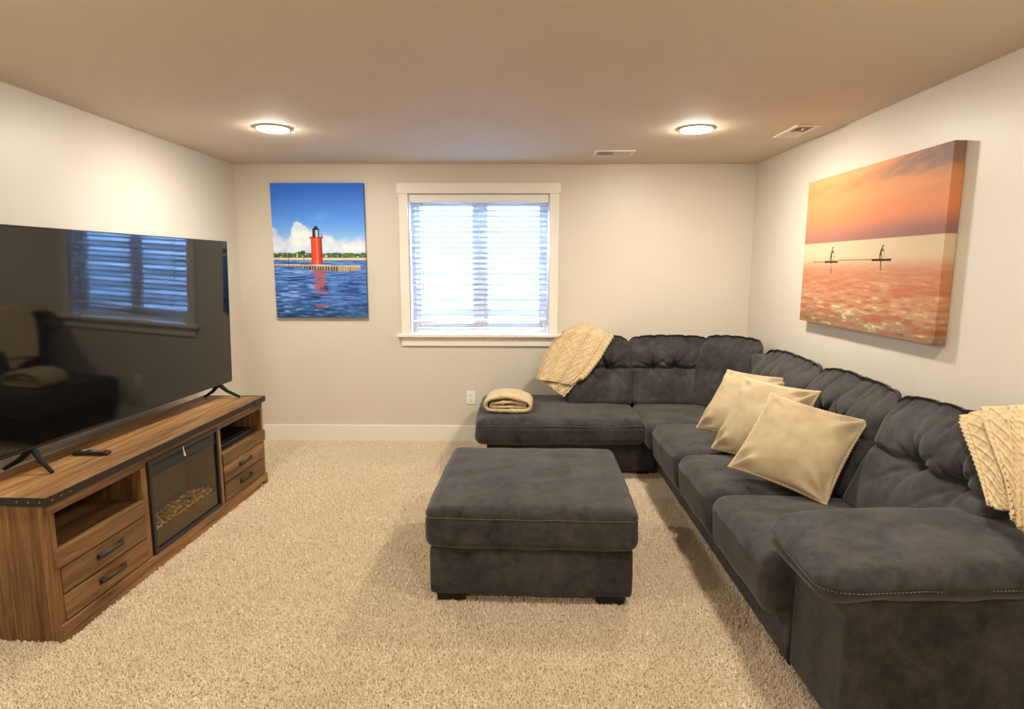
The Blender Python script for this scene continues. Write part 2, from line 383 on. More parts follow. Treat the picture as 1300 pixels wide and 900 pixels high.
# ------------------------------------------------------------------ ceiling lights and vents
def ceiling_light(x, y, label, real=True):
    t = thing('ceiling_light', label, 'ceiling light', (x, y, H), group='ceiling lights')
    MB().lathe([(.0, 0), (.106, 0), (.107, -.004), (.103, -.008), (.098, -.009), (.096, -.007), (.0, -.007)], 40, (x, y, H-.0005)).build('trim_ring', M['ventwhite'], t)
    prof = [(.096*math.cos(a), -.009-.014*math.sin(a)) for a in np.linspace(0, math.pi/2, 7)]
    prof[-1] = (.0005, prof[-1][1])
    MB().lathe(prof, 28, (x, y, H)).build('diffuser', M['lamp_dim'] if y < 3 else M['lamp_left'] if x < 0 else M['lamp'], t)
ceiling_light(-1.565, 3.93, 'round white ceiling light near the left wall, turned on')
ceiling_light(1.11, 3.963, 'round white ceiling light near the right wall vent, turned on')
for x, y, s in ((-1.565, 1.75, 'left'), (1.11, 1.75, 'right'), (-1.565, -.6, 'far left'), (1.11, -.6, 'far right')):
    ceiling_light(x, y, f'round ceiling light above the {s} side of the room behind the camera' if y < 0 else f'round ceiling light just outside the picture on the {s}')
def vent(lo, hi, along, label):
    (x0, y0), (x1, y1) = lo, hi
    t = thing('ceiling_vent', label, 'vent', ((x0+x1)/2, (y0+y1)/2, H), group='ceiling vents')
    f = MB(); w = .028; z0, z1 = H-.009, H-.0005
    f.box((x0, y0, z0), (x1, y0+w, z1), .002); f.box((x0, y1-w, z0), (x1, y1, z1), .002)
    f.box((x0, y0+w, z0), (x0+w, y1-w, z1), .002); f.box((x1-w, y0+w, z0), (x1, y1-w, z1), .002)
    f.build('frame', M['ventwhite'], t)
    MB().plain((x0+w*.6, y0+w*.6, H-.0022), (x1-w*.6, y1-w*.6, H-.0012)).build('backing', M['dark'], t, smooth=False)
    a0, a1 = (x0+w, x1-w) if along == 'x' else (y0+w, y1-w)
    b0, b1 = (y0+w, y1-w) if along == 'x' else (x0+w, x1-w)
    n = 16; st = (a1-a0)/n
    for k in range(n):
        c = a0+(k+.5)*st; tilt = math.radians(50)*(1 if k < n/2 else -1)
        hw = .0072; V = []
        for s in (-1, 1):
            for e in (b0, b1):
                for q in (-.0005, .0005):
                    A = c+s*hw*math.cos(tilt)-q*math.sin(tilt); Z = H-.0055+s*hw*math.sin(tilt)*.45+q
                    V.append((A, e, Z) if along == 'x' else (e, A, Z))
        mesh('louver', V, [(0, 2, 3, 1), (4, 5, 7, 6), (0, 1, 5, 4), (2, 6, 7, 3), (0, 4, 6, 2), (1, 3, 7, 5)], M['ventwhite'], t, False)
    if along == 'y': MB().box((x0+.075, y0+.07, H-.014), (x0+.08, y0+.1, H-.006), .001).build('lever', M['ventwhite'], t)
vent((.556, 4.665), (.862, 4.877), 'x', 'white ceiling vent close to the back wall')
vent((1.694, 3.86), (1.845, 4.212), 'y', 'white ceiling vent close to the right wall')

# ------------------------------------------------------------------ wall outlet
t = thing('wall_outlet', 'white double outlet plate low on the back wall beside the chaise', 'outlet', (-.438, D, .409))
box('cover_plate', (-.478, D-.007, .348), (-.398, D-.0005, .47), M['plate'], t, .003, 2)
for z in (.432, .386):
    s = box('socket', (-.455, D-.0095, z-.018), (-.421, D-.006, z+.018), M['plate'], t, .004, 2)
    sl = MB()
    for dx in (-.007, .007): sl.plain((-.438+dx-.0014, D-.0102, z-.004), (-.438+dx+.0014, D-.0094, z+.009))
    sl.plain((-.4405, D-.0102, z-.013), (-.4355, D-.0094, z-.008)); sl.build('slot', M['dark'], s, smooth=False)

# ------------------------------------------------------------------ canvas prints (flat pictures, painted as colour on the canvas)
def mix(a, b, t): t = np.clip(t, 0, 1)[:, None]; return a*(1-t)+b*t
def sm(a, b, x): t = np.clip((x-a)/(b-a), 0, 1); return t*t*(3-2*t)
C8 = lambda *c: np.array([c], float)
def lighthouse(u, v):
    u = np.clip(u, 0, 1); v = np.clip(v, 0, 1)
    c = mix(C8(166, 204, 234), C8(96, 154, 222), sm(.5, .75, v)); c = mix(c, C8(56, 110, 202), sm(.66, 1.0, v))
    c = mix(c, C8(200, 215, 232), .35*sm(.15, .7, n2(u, v, 3, 14, 3))*sm(.9, .7, v))
    nn = n2(u, v, 9, 13, 11, 5)
    top = .60+.11*np.exp(-((u-.29)/.09)**2)+.06*np.exp(-((u-.03)/.12)**2)-.10*np.exp(-((u-.13)/.05)**2)+.02*nn
    cl = sm(.02, -.02, v-top-.12*nn)*sm(.52, .42, u)
    cl = np.maximum(cl, .85*sm(.03, -.03, v-(.585+.07*nn)))
    shade = .5+.5*n2(u, v, 9, 12, 21, 4)
    cc = mix(C8(178, 188, 206), C8(250, 244, 232), .5+1.3*(shade-.5)+.25*(v-.5)*4)
    c = mix(c, cc, cl*sm(.47, .52, v)*.95+.25*cl)
    tr_top = .487+.012*n2(u, v*0, 30, 1, 5, 3)+.018*np.exp(-((u-.32)/.03)**2)
    trees = v < tr_top
    tc = mix(C8(44, 62, 34), C8(128, 138, 72), .5+.7*n2(u, v, 40, 60, 31, 2)); tc = mix(tc, C8(216, 206, 190), 1.0*((n2(u, v, 45, 60, 41, 1) > .55) & (v > .455)))
    c = np.where(trees[:, None], tc, c)
    c = np.where((v < .45)[:, None], C8(226, 200, 148), c)
    wat = v < .438-.004*u
    w = mix(C8(84, 128, 188), C8(66, 104, 162), sm(.44, .15, v)); w = mix(w, C8(46, 80, 116), sm(.14, 0, v))
    pv = 1/(.5-np.minimum(v, .44)); rip = n2(u+.3*v, pv*1.0+v*20, 9, 3.6, 51, 4)
    w = mix(w, C8(26, 52, 96), .9*sm(.02, .36, rip)); w = mix(w, C8(160, 186, 216), .85*sm(.04, .4, -rip)*(.45+.55*sm(.7, .2, u)))
    c = np.where(wat[:, None], w, c)
    # reflection of the tower
    rx = .49+.03*n2(u*0, v, 1, 40, 61, 2); rw = (.06+.02*n2(u*0, v, 1, 60, 63, 2))
    rf = sm(1.15, .75, np.abs(u-rx)/rw)*(v < .37)*(v > .07)*sm(-.45+.4*(v < .24), -.05+.4*(v < .24), n2(u*.3, v, 3, 30, 71, 2))
    c = mix(c, C8(206, 84, 72), .8*rf*sm(-.7, .1, n2(u, v, 9, 50, 73, 2)))
    # pier
    ptop = .405-.012*u; pbot = .388-.036*sm(0, .75, u)+.014*sm(.8, 1, u)
    pier = (v < ptop) & (v > pbot) & (u < .945)
    pc = np.where((v > ptop-.010)[:, None], C8(206, 182, 148), np.where(((u*34) % 1 < .48)[:, None], C8(40, 34, 30), C8(176, 142, 100)))
    pc = np.where(((u > .7) & (v < ptop-.010))[:, None], np.where(((u*40) % 1 < .3)[:, None], C8(108, 86, 60), C8(196, 164, 116)), pc)
    c = np.where(pier[:, None], pc, c)
    # posts on the pier
    for x, h in ((.33, .07), (.16, .05), (.36, .03)): c = np.where(((np.abs(u-x) < .003) & (v > .40) & (v < .40+h))[:, None], C8(60, 54, 50), c)
    # tower
    x = (u-.472)/.06
    tw = (np.abs(x) < 1) & (v > .403) & (v < .605)
    tcx = mix(C8(150, 34, 22), C8(236, 74, 42), np.clip(1.1-np.abs(x+.15)**2.2, 0, 1)); tcx = mix(tcx, C8(255, 190, 160), np.exp(-((x-.05)/.10)**2)*.7)
    c = np.where(tw[:, None], tcx, c)
    c = np.where(((np.abs(u-.472) < .072) & (v > .598) & (v < .608))[:, None], C8(176, 48, 32), c)
    c = np.where(((np.abs(np.abs(u-.472)-.066) < .003) & (v > .6) & (v < .628))[:, None], C8(70, 50, 46), c)
    c = np.where(((np.abs(u-.472) < .036) & (v >= .606) & (v < .66))[:, None], np.where((np.abs(u-.48) < .013)[:, None], C8(190, 200, 196), C8(46, 46, 50)), c)
    roof = (v >= .655) & (v < .69) & (np.abs(u-.472) < .044*(.692-v)/.036)
    c = np.where(roof[:, None], C8(40, 36, 38), c)
    return c
def seg(u, v, ax, ay, bx, by, r):
    dx, dy = bx-ax, by-ay; t = np.clip(((u-ax)*dx+(v-ay)*dy)/(dx*dx+dy*dy), 0, 1)
    return np.hypot(u-ax-t*dx, v-ay-t*dy) < r
def sunset(u0, v0):
    u = np.clip(u0, 0, 1); v = np.clip(v0, 0, 1)
    c = mix(C8(186, 116, 104), C8(236, 138, 92), sm(.56, .72, v)); c = mix(c, C8(240, 152, 98), sm(.7, .85, v))
    c = mix(c, C8(150, 104, 102), .8*sm(.68, .56, v)*sm(.1, .9, u+.2*n2(u, v, 3, 12, 1)))
    bands = n2(u*1.0+v*1.2, v-.28*u, 2.2, 11, 4, 4)
    up = sm(.74, .98, v)
    c = mix(c, C8(238, 168, 116), up*sm(-.05, .45, bands)); c = mix(c, C8(158, 116, 106), up*sm(.0, .5, -bands)*(.25+.9*u))
    c = mix(c, C8(240, 174, 120), .7*sm(.9, 1, v)*sm(.4, 0, u))
    wat = v < .558
    w = mix(C8(212, 134, 100), C8(226, 190, 160), sm(.34, .47, v)); w = mix(w, C8(206, 148, 112), sm(.3, .1, v)); w = mix(w, C8(160, 124, 96), sm(.16, .0, v))
    pv = 1/(.66-np.minimum(v, .56)); rp = n2(u*1.2+.2*v, pv+v*9, 13, 5, 81, 4)
    dep = sm(.5, .05, v)
    w = mix(w, C8(188, 92, 66), dep*.8*sm(-.02, .28, rp)); w = mix(w, C8(250, 222, 178), (.15+.85*dep)*sm(.08, .5, -rp)*(.6+.4*sm(.1, .5, .5-v)))
    w = mix(w, C8(104, 78, 58), sm(.2, .0, v)*sm(.2, .55, n2(u, pv, 11, 9, 91, 3))*.8)
    c = np.where(wat[:, None], w, c)
    A = 1.365/.92; U = u*A; dk = C8(42, 32, 28); fig = np.zeros(len(u), bool)
    def person(x, y, s, bx0, bx1):
        X = x*A; k = lambda *a: seg(U, v, *a)
        f = k(X-.008, y, X-.012, y+.022*s, .0042) | k(X-.012, y+.022*s, X-.004, y+.046*s, .0052) | k(X+.008, y, X+.004, y+.024*s, .0042) | k(X+.004, y+.024*s, X-.001, y+.046*s, .0052)
        f |= k(X-.003, y+.046*s, X+.007, y+.074*s, .0078) | k(X+.013, y+.092*s, X+.0135, y+.093*s, .0072)
        f |= k(X+.008, y+.074*s, X+.020, y+.058*s, .0034) | k(X+.020, y+.058*s, X+.027, y+.066*s, .003) | k(X+.026, y+.070*s, X+.034, y+.01, .0016)
        return f | k(bx0*A, y-.006, bx1*A, y-.006, .006)
    fig |= person(.268, .432, .95, .215, .325) | person(.648, .44, .78, .592, .714)
    c = np.where(fig[:, None], dk, c)
    refl = (seg(U, v, .272*A, .42, .275*A, .325, .006) | seg(U, v, .65*A, .426, .655*A, .38, .006)) & (n2(u, v, 20, 90, 95, 1) > -.1)
    c = np.where(refl[:, None], mix(c, C8(110, 60, 44), np.full(len(u), .8)), c)
    c = np.where((seg(U, v, .10*A, .427, .215*A, .426, .0025) | seg(U, v, .33*A, .436, .59*A, .436, .0022))[:, None], mix(c, C8(130, 90, 74), np.full(len(u), .7)), c)
    return c
def lin(c): c = np.clip(c/255, 0, 1); return np.where(c <= .04045, c/12.92, ((c+.055)/1.055)**2.4)
def canvas(name, label, paint, w, h, d, nu, nv, place, tone=(1, 1, 1)):
    """Gallery-wrapped canvas: the picture runs on round the edges."""
    def ext(n, size):
        a = np.linspace(0, size, n); return np.concatenate([[-d, -d*.5], a, [size+d*.5, size+d]])
    A, B = ext(nu, w), ext(nv, h); GA, GB = np.meshgrid(A, B, indexing='ij'); GA = GA.ravel(); GB = GB.ravel()
    oa = np.maximum(np.maximum(-GA, GA-w), 0); ob = np.maximum(np.maximum(-GB, GB-h), 0)
    depth = np.maximum(oa, ob)
    P = np.stack([np.clip(GA, 0, w), np.clip(GB, 0, h), depth], -1)
    rfl = lambda x: np.where(x < 0, -x, np.where(x > 1, 2-x, x))
    c = lin(paint(rfl(GA/w), rfl(GB/h))*np.array(tone))
    V = place(P); F = grid_faces(nu+4, nv+4)
    t = thing(name, label, 'wall art', tuple((V.min(0)+V.max(0))/2))
    o = mesh('printed_canvas', V, F, M['print'], t, True, 40, np.concatenate([c, np.ones((len(c), 1))], 1))
    return t
def place_back(P): return np.stack([-2.142+P[:, 0], D-.036+P[:, 2]*.97, 1.128+P[:, 1]], -1)
lc = canvas('lighthouse_canvas', 'tall canvas print of a red lighthouse on a pier, on the back wall', lighthouse, .80, 1.152, .034, 150, 250, place_back, (1, 1.04, 1.15))
def place_right(P): return np.stack([R-.058+P[:, 2]*.97, 4.183-P[:, 0], 1.212+P[:, 1]], -1)
sc_ = canvas('sunset_canvas', 'wide canvas print of two paddleboarders at orange sunset, on the right wall', sunset, 1.365, .925, .056, 420, 300, place_right, (.90, .94, .92))
for o, lo, hi in ((lc, (-2.12, D-.02, 1.15), (-1.364, D-.001, 2.26)), (sc_, (R-.03, 2.84, 1.235), (R-.001, 4.16, 2.115))):
    box('stretcher_frame', lo, hi, M['velvet_edge'], o, .002)

# ------------------------------------------------------------------ TV stand (local frame: x along the front, y to the wall, z up)
ang = math.atan2(1.893, .061); st = thing('tv_stand', 'rustic brown wooden media console with fireplace bay along the left wall', 'tv stand', (-1.926, 2.298, 0), ang, local=True)
WS, WU, WZ = 1.905, M['wood_u'], M['wood_z']; DP = .43
# top: four lengthwise planks behind a dark metal edge strip
edges = [-.012, .075, .19, .315, .44]
for a, b in zip(edges[:-1], edges[1:]): box('top_plank', (-.015, a+.001, .612), (WS+.015, b-.001, .645+random.uniform(-.0012, .0)), WU, st, .0015)
strip = MB(); strip.box((-.02, -.018, .611), (WS+.02, -.0125, .6455), .001); strip.box((-.02, -.0125, .611), (-.0155, .44, .6455), .001); strip.box((WS+.0155, -.0125, .611), (WS+.02, .44, .6455), .001)
sp = strip.build('edge_strip', M['blackmetal'], st)
for xa, s in ((-.02, 1), (WS+.02, -1)):
    b = MB(); b.box((min(xa, xa+s*.16), -.0205, .6095), (max(xa, xa+s*.16), -.0175, .647), .0008)
    b.box((min(xa-s*.0025, xa), -.0205, .6095), (max(xa-s*.0025, xa), .14, .647), .0008)
    br = b.build('corner_bracket', M['blackmetal'], st)
    for k in range(3):
        th_ = np.linspace(0, 2*math.pi, 9)[:-1]
        for side in (0, 1):
            q = .028+k*.048
            V = []; F = []
            for rr_, hh in ((.0048, 0), (.0036, .002), (.0001, .0028)):
                for a in th_:
                    c_, s_ = rr_*math.cos(a), rr_*math.sin(a)
                    V.append((xa+s*q+c_, -.0205-hh, .628+s_) if side == 0 else (xa-s*(.0025+hh), -.0205+q+c_, .628+s_))
            for i in range(2):
                for j in range(8): F.append((i*8+j, i*8+(j+1) % 8, (i+1)*8+(j+1) % 8, (i+1)*8+j))
            mesh('rivet', V, F, M['rivet'], br)
box('apron_rail', (0, -.002, .562), (WS, .02, .611), WU, st)
# side panels of upright boards
for x in (0, WS-.02):
    ys = [.0, .045, .17, .2, .30, .43]
    for a, b in zip(ys[:-1], ys[1:]): box('side_plank', (x, a+.0006, .0), (x+.02, b-.0006, .611), WZ, st, .0015)
box('back_panel', (.021, DP-.012, .06), (WS-.021, DP, .61), WU, st)
for x in (.575, 1.285): box('divider', (x, .003, .08), (x+.022, DP-.013, .561), WZ, st)
for x in (.575, 1.285): box('stile', (x-.003, -.002, .082), (x+.037 if x < 1 else x+.043, .003, .561), WZ, st, .001)
for x in (0, WS-.028): box('stile', (x, -.003, .079), (x+.028, -.0005, .561), WZ, st, .001)
for xa, xb in ((.021, .574), (1.329, WS-.021)):
    box('shelf', (xa, .02, .378), (xb, DP-.013, .398), WU, st)
    box('shelf_rail', (xa-.016 if xa < 1 else xa-.004, -.014, .326), (xb-.002 if xa < 1 else xb+.022, .019, .402), WU, st, .003)
    x0, x1 = (xa+.004, xb-.002) if xa < 1 else (xa+.003, xb-.004)
    for za, zb_ in ((.205, .318), (.086, .198)):
        d = box('drawer', (x0+.004, -.009, za), (x1-.004, .012, zb_), WU, st, .003)
        xm = (x0+x1)/2+(.01 if xa < 1 else 0); zm = (za+zb_)/2+.006
        hd = MB(); pts = []
        for k in range(13):
            t_ = k/12; pts.append((xm-.075+.15*t_, -.012-.022*math.sin(math.pi*t_)**.6, zm-.004*math.cos(2*math.pi*t_)*0+.006*math.sin(math.pi*t_)))
        hd.tube(pts, [.007+.005*abs(math.cos(math.pi*k/12))**2 for k in range(13)], 8)
        for s in (-1, 1): hd.box((xm+s*.072-.014, -.0135, zm-.014), (xm+s*.072+.014, -.0085, zm+.014), .003)
        hd.build('drawer_handle', M['blackmetal'], d)
    box('drawer_rail', (xa, .004, .05), (xb, DP-.013, .08), WU, st)
# plinth with cut-out foot
pl = MB(); pl.box((-.004, -.014, .028), (WS+.004, .004, .079), .003); pl.box((-.004, -.0139, -.002), (1.80, .0038, .0285), .001); pl.box((1.86, -.0139, -.002), (WS+.004, .0038, .0285), .001)
pl.build('plinth', WU, st)
def loc_st(x, y, z):
    ux, uy = math.cos(ang), math.sin(ang); return (-1.926+ux*x-uy*y, 2.298+uy*x+ux*y, z)
# fireplace insert (stands in the middle bay)
fx0, fx1, fz0, fz1 = .614, 1.283, .084, .586
fp = thing('electric_fireplace', 'black framed electric fireplace with amber pebbles in the middle of the console', 'fireplace', loc_st(fx0, 0, fz0), ang, local=True)
Wf, Hf = fx1-fx0, fz1-fz0-.003
f = MB(); f.box((0, -.016, 0), (.022, .004, Hf), .002); f.box((Wf-.022, -.016, 0), (Wf, .004, Hf), .002); f.box((.022, -.016, 0), (Wf-.022, .004, .018), .002); f.box((.022, -.016, Hf-.016), (Wf-.022, .004, Hf), .002)
f.build('frame', M['black'], fp)
MB().box((.022, -.006, Hf-.085), (Wf-.022, .03, Hf-.016), .002).build('control_panel', M['black'], fp)
g_ = MB()
for k in range(14): g_.box((.05+k*.04, -.0085, Hf-.038), (.076+k*.04, -.0055, Hf-.028), .001)
g_.build('air_grille', M['dark'], fp)
MB().box((.022, -.009, Hf-.09), (Wf-.022, -.003, Hf-.084), .001).build('glass_top_rail', M['black'], fp)
MB().plain((.022, -.004, .018), (Wf-.022, .0, Hf-.09)).build('glass_front', M['fire_glass'], fp, smooth=False)
inn = MB(); inn.plain((.022, .20, .018), (Wf-.022, .21, Hf-.02)); inn.plain((.012, .004, .01), (.022, .21, Hf-.02)); inn.plain((Wf-.022, .004, .01), (Wf-.012, .21, Hf-.02)); inn.plain((.022, .032, Hf-.09), (Wf-.022, .2, Hf-.08))
inn.build('firebox', M['fire_inner'], fp, smooth=False)
tr_ = MB(); tr_.add([(.022, .004, .018), (Wf-.022, .004, .018), (Wf-.022, .008, .098), (.022, .008, .098), (.022, .2, .125), (Wf-.022, .2, .125)], [(0, 1, 2, 3), (3, 2, 5, 4)])
tr_.build('ember_tray', M['fire_inner'], fp, smooth=False)
peb_mesh = []
for k in range(5):
    V, F = rbox((.026, .021, .016), .0079, 1, 1); V = V*(1+.18*np.array([vnoise(V*90, k*3+j) for j in range(3)]).T)
    peb_mesh.append((V, F))
protos = []
for k in range(110):
    row = k//28; col = k % 28
    x = .042+(col+(row % 2)*.5)*(Wf-.084)/28; y = .022+row*.03+random.uniform(-.006, .006); z = .098+(y-.008)*.1406+.010+random.uniform(0, .006)
    if random.random() < .35: z += .009
    mt = M['ember2'] if random.random() < .22 else M['ember']
    if k < 5 or (k < 10):
        V, F = peb_mesh[k % 5]; o = mesh('pebble', V+np.array([x, y, z]), F, M['ember2'] if k < 5 else M['ember'], fp); protos.append(o)
    else:
        src = random.choice(protos[:5] if mt is M['ember2'] else protos[5:])
        o = src.copy(); COL.objects.link(o); o.location = (x, y, z)
    o.rotation_euler = (random.uniform(-.5, .5), random.uniform(-.5, .5), random.uniform(0, 6)); s_ = random.uniform(.75, 1.2); o.scale = (s_, s_, s_)
MB().tube([(.30, -.0165, Hf-.004), (.302, -.018, Hf-.03), (.31, -.018, Hf-.062)], [.002, .003, .0055], 6).build('white_tag', M['whitetag'], fp)
# box in the right cubby
mb = thing('media_box', 'black box with a ridged top in the right cubby of the console', 'media box', loc_st(1.36, .04, .398), ang, local=True)
box('case', (0, 0, .0), (.48, .25, .035), M['black'], mb, .004, 2)
for k in range(13): box('ridge', (.02+k*.035, .012, .035), (.038+k*.035, .238, .047), M['black'], mb, .003)

# ------------------------------------------------------------------ TV
phi = math.radians(4.13); tvx, tvy = -2.139, 3.363
tv = thing('television', 'large black flat television with the window mirrored in its screen, on the console', 'television', (tvx, tvy, .645), math.pi/2-phi, local=True)
TW, TN, TZ0, TZ1 = 1.775, .96, .104, 1.102; zc = 1.2465-.645; tl = math.tan(math.radians(1.71))
def tilt(V): V = np.array(V, float); V[:, 1] -= (V[:, 2]-zc)*tl; return V
def tbox(name, lo, hi, mat, r=.003, k=2):
    lo = np.array(lo, float); hi = np.array(hi, float); V, F = rbox(hi-lo, r, k, 1); return mesh(name, tilt(V+(lo+hi)/2), F, mat, tv, True, 35)
sb_ = MB().plain((-TN+.006, 0, TZ0+.012), (TW/2-.006, .006, TZ1-.006)); mesh('screen', tilt(sb_.V[0]), sb_.F, M['screen'], tv, False)
b = MB()
for lo, hi in (((-TN, -.0012, TZ0), (-TN+.006, .025, TZ1)), ((TW/2-.006, -.0012, TZ0), (TW/2, .025, TZ1)), ((-TN+.006, -.0012, TZ1-.006), (TW/2-.006, .025, TZ1)), ((-TN+.006, -.0012, TZ0), (TW/2-.006, .025, TZ0+.012))): b.box(lo, hi, .001)
mesh('bezel', tilt(np.concatenate(b.V)), b.F, M['black'], tv, True, 35)
tbox('back_shell', (-TN+.004, .0065, TZ0+.004), (TW/2-.004, .045, TZ1-.004), M['black'], .012)
tbox('electronics_hump', (-.6, .044, TZ0+.05), (.6, .075, TZ0+.5), M['black'], .015)
yb = -(TZ0-zc)*tl   # y of panel foot
for s in (-1, 1):
    f = MB()
    for dy, dx in ((-.13, .04), (.125, .02)):
        pts = [(s*.75, yb+.022, TZ0+.02), (s*.752, yb+.022+dy*.1, TZ0-.008), (s*(.755+dx*.35), yb+.022+dy*.4, TZ0-.05), (s*(.755+dx*.8), yb+.022+dy*.85, .02), (s*(.755+dx), yb+.022+dy, .009)]
        f.tube(pts, [.016, .017, .012, .0095, .0085], 8)
    f.build('stand_foot', M['footblack'], tv)
# remote
rm = thing('remote_control', 'black remote control with red buttons lying on the console top', 'remote', (-2.125, 2.845, .645), math.radians(2), local=True)
V, F = rbox((.175, .042, .018), .008, 3, 4); V[:, 2] += .004*np.cos(V[:, 0]/.0875*1.4)
mesh('case', V+np.array([0, 0, .0095]), F, M['black'], rm)
for k in range(4):
    for j in range(3): box('button', (.01+k*.017-.005, -.014+j*.012-.004, .0195), (.01+k*.017+.005, -.014+j*.012+.004, .0255), M['redbtn'] if k > 1 and j != 0 else M['greybtn'], rm, .002)
MB().lathe([(.014, .019), (.014, .0248), (.011, .0256), (.0005, .0252)], 18, (-.035, 0, 0)).build('dial_pad', M['greybtn'], rm)

# ------------------------------------------------------------------ cushions
def gauss(d, s): return np.exp(-(d/s)**2)
def stitches(name, P, NRM, parent, dash=.007, gap=.005, w=.0011):
    """Row of thread dashes along a 3D polyline with surface normals, one joined part."""
    P = np.asarray(P); d = np.r_[0, np.cumsum(np.linalg.norm(np.diff(P, axis=0), axis=1))]
    if d[-1] < .02: return
    b = MB(); s = 0
    it = lambda x, A: np.array([np.interp(x, d, A[:, k]) for k in range(3)])
    while s+dash < d[-1]:
        n = it(s, NRM); a = it(s, P)+n*.0015; c = it(s+dash, P)+n*.0015
        b.tube([a, (a+c)/2+n*.0008, c], w, 4); s += dash+gap
    return b.build(name, M['stitch'], parent)
def cushion(name, size, r, center, parent, deform=None, k=5, m=(22, 14, 8), crown=(0, 0, 0), rot=None, shear=0, wr=.004, seed=0, wscale=9):
    size = np.array(size, float); hs = size/2
    V, F = rbox(size, r, k, m)
    fn = lambda X: bend(X)
    def bend(X):
        X = X.copy(); u = X/hs
        for a in range(3):
            b_, c_ = (a+1) % 3, (a+2) % 3
            X[:, a] += crown[a]*np.sign(u[:, a])*np.abs(u[:, a])**2*(1-np.clip(np.abs(u[:, b_]), 0, 1)**2.5)*(1-np.clip(np.abs(u[:, c_]), 0, 1)**2.5)
        if wr: X += wr*np.stack([vnoise(X*wscale, seed+j)+.5*vnoise(X*wscale*2.3, seed+j+9) for j in range(3)], -1)
        if deform is not None: X = deform(X, u)
        if shear: X[:, 1] += shear*(X[:, 2]+hs[2])*(1-.75*np.clip((u[:, 1]+1)/2, 0, 1))
        if rot is not None: X = X@np.array(rot).T
        return X+np.array(center)
    o = mesh(name, fn(V), F, M['suede'], parent)
    return o, (lambda Q: fn(roundmap(np.asarray(Q, float), hs, min(r, hs.min()*.999))))
def seam_loop(hs, z, n=60, sides=('front', 'left', 'right')):
    P = []; N_ = []
    def add(a, b, nrm):
        for t_ in np.linspace(0, 1, n): P.append(np.array(a)*(1-t_)+np.array(b)*t_); N_.append(nrm)
    if 'left' in sides: add((-hs[0], hs[1]*.95, z), (-hs[0], -hs[1], z), (-.7, -.2, .6))
    if 'front' in sides: add((-hs[0], -hs[1], z), (hs[0], -hs[1], z), (0, -.8, .6))
    if 'right' in sides: add((hs[0], -hs[1], z), (hs[0], hs[1]*.95, z), (.7, -.2, .6))
    return np.array(P), np.array(N_, float)
def seam_groove(hs, z, depth=.006, w=.007):
    def f(X, u):
        side = np.maximum(np.abs(u[:, 0]), np.abs(u[:, 1])) > .88
        g = depth*gauss(X[:, 2]-z, w)*side
        X = X.copy(); n = X[:, :2]/(np.linalg.norm(X[:, :2], axis=1, keepdims=True)+1e-6); X[:, :2] -= n*g[:, None]; return X
    return f

# ------------------------------------------------------------------ ottoman
oa = math.radians(-1.8)
ot = thing('ottoman', 'large square charcoal suede ottoman standing on the carpet before the sofa', 'ottoman', (.068, 3.075, 0), oa, local=True)
cushion('body', (.945, .935, .235), .022, (0, 0, .163), ot, k=3, m=(14, 14, 4), crown=(.006, .006, 0), wr=.003, seed=3, wscale=7)
hs = np.array([.985, .98, .205])/2
def otto_def(X, u):
    X = seam_groove(hs, .048, .007, .007)(X, u)
    low = X[:, 2] < -hs[2]*.55
    return X
top, fmap = cushion('cushion', hs*2, .05, (0, 0, .377), ot, otto_def, k=6, m=(26, 26, 12), crown=(.008, .008, .018), wr=.0035, seed=5)
P, N_ = seam_loop(hs, .056, 50); stitches('stitching', fmap(P), N_, top)
for sx in (-1, 1):
    for sy in (-1, 1):
        V, F = rbox((.15, .15, .058), .006, 1, 1); q = 1-.16*(.5-V[:, 2]/.058); V[:, 0] *= q; V[:, 1] *= q
        mesh('foot', V+np.array([sx*.375, sy*.375, .025]), F, M['foot'], ot, True, 35)

# ------------------------------------------------------------------ sectional sofa
so = thing('sectional_sofa', 'charcoal suede corner sectional sofa with chaise end, tufted backs and padded arm', 'sofa', (1.0, 3.9, 0))
box('chaise_base', (-.25, 4.40, .028), (1.03, 5.19, .30), M['suede'], so, .012, 3)
box('main_base', (1.055, 2.18, .028), (1.93, 5.19, .28), M['suede'], so, .014, 3)
for x, y in ((-.18, 4.47), (-.18, 5.1), (.95, 4.47), (1.12, 3.85), (1.12, 2.25), (1.85, 1.95), (1.85, 5.1), (1.14, 1.88)):
    V, F = rbox((.09, .09, .032), .004, 1, 1); mesh('foot', V+np.array([x, y, .013]), F, M['foot'], so, True, 35)
# chaise cushion
hs = np.array([1.25, .93, .20])/2
ctr = np.array([.298, 4.735, .363])
def ch_def(X, u):
    X = seam_groove(hs, .045, .008, .007)(X, u); return X
ch, cmap = cushion('chaise_cushion', hs*2, .06, ctr, so, ch_def, k=6, m=(34, 22, 8), crown=(.012, .012, .012), wr=.005, seed=11, wscale=6)
P, N_ = seam_loop(hs, .053, 60, ('left', 'front')); stitches('stitching', cmap(P), N_, ch)
# corner seat
cushion('seat_cushion', (.70, .66, .21), .055, (1.27, 4.51, .360), so, k=5, m=(14, 14, 6), crown=(.004, .004, .012), wr=.004, seed=14)
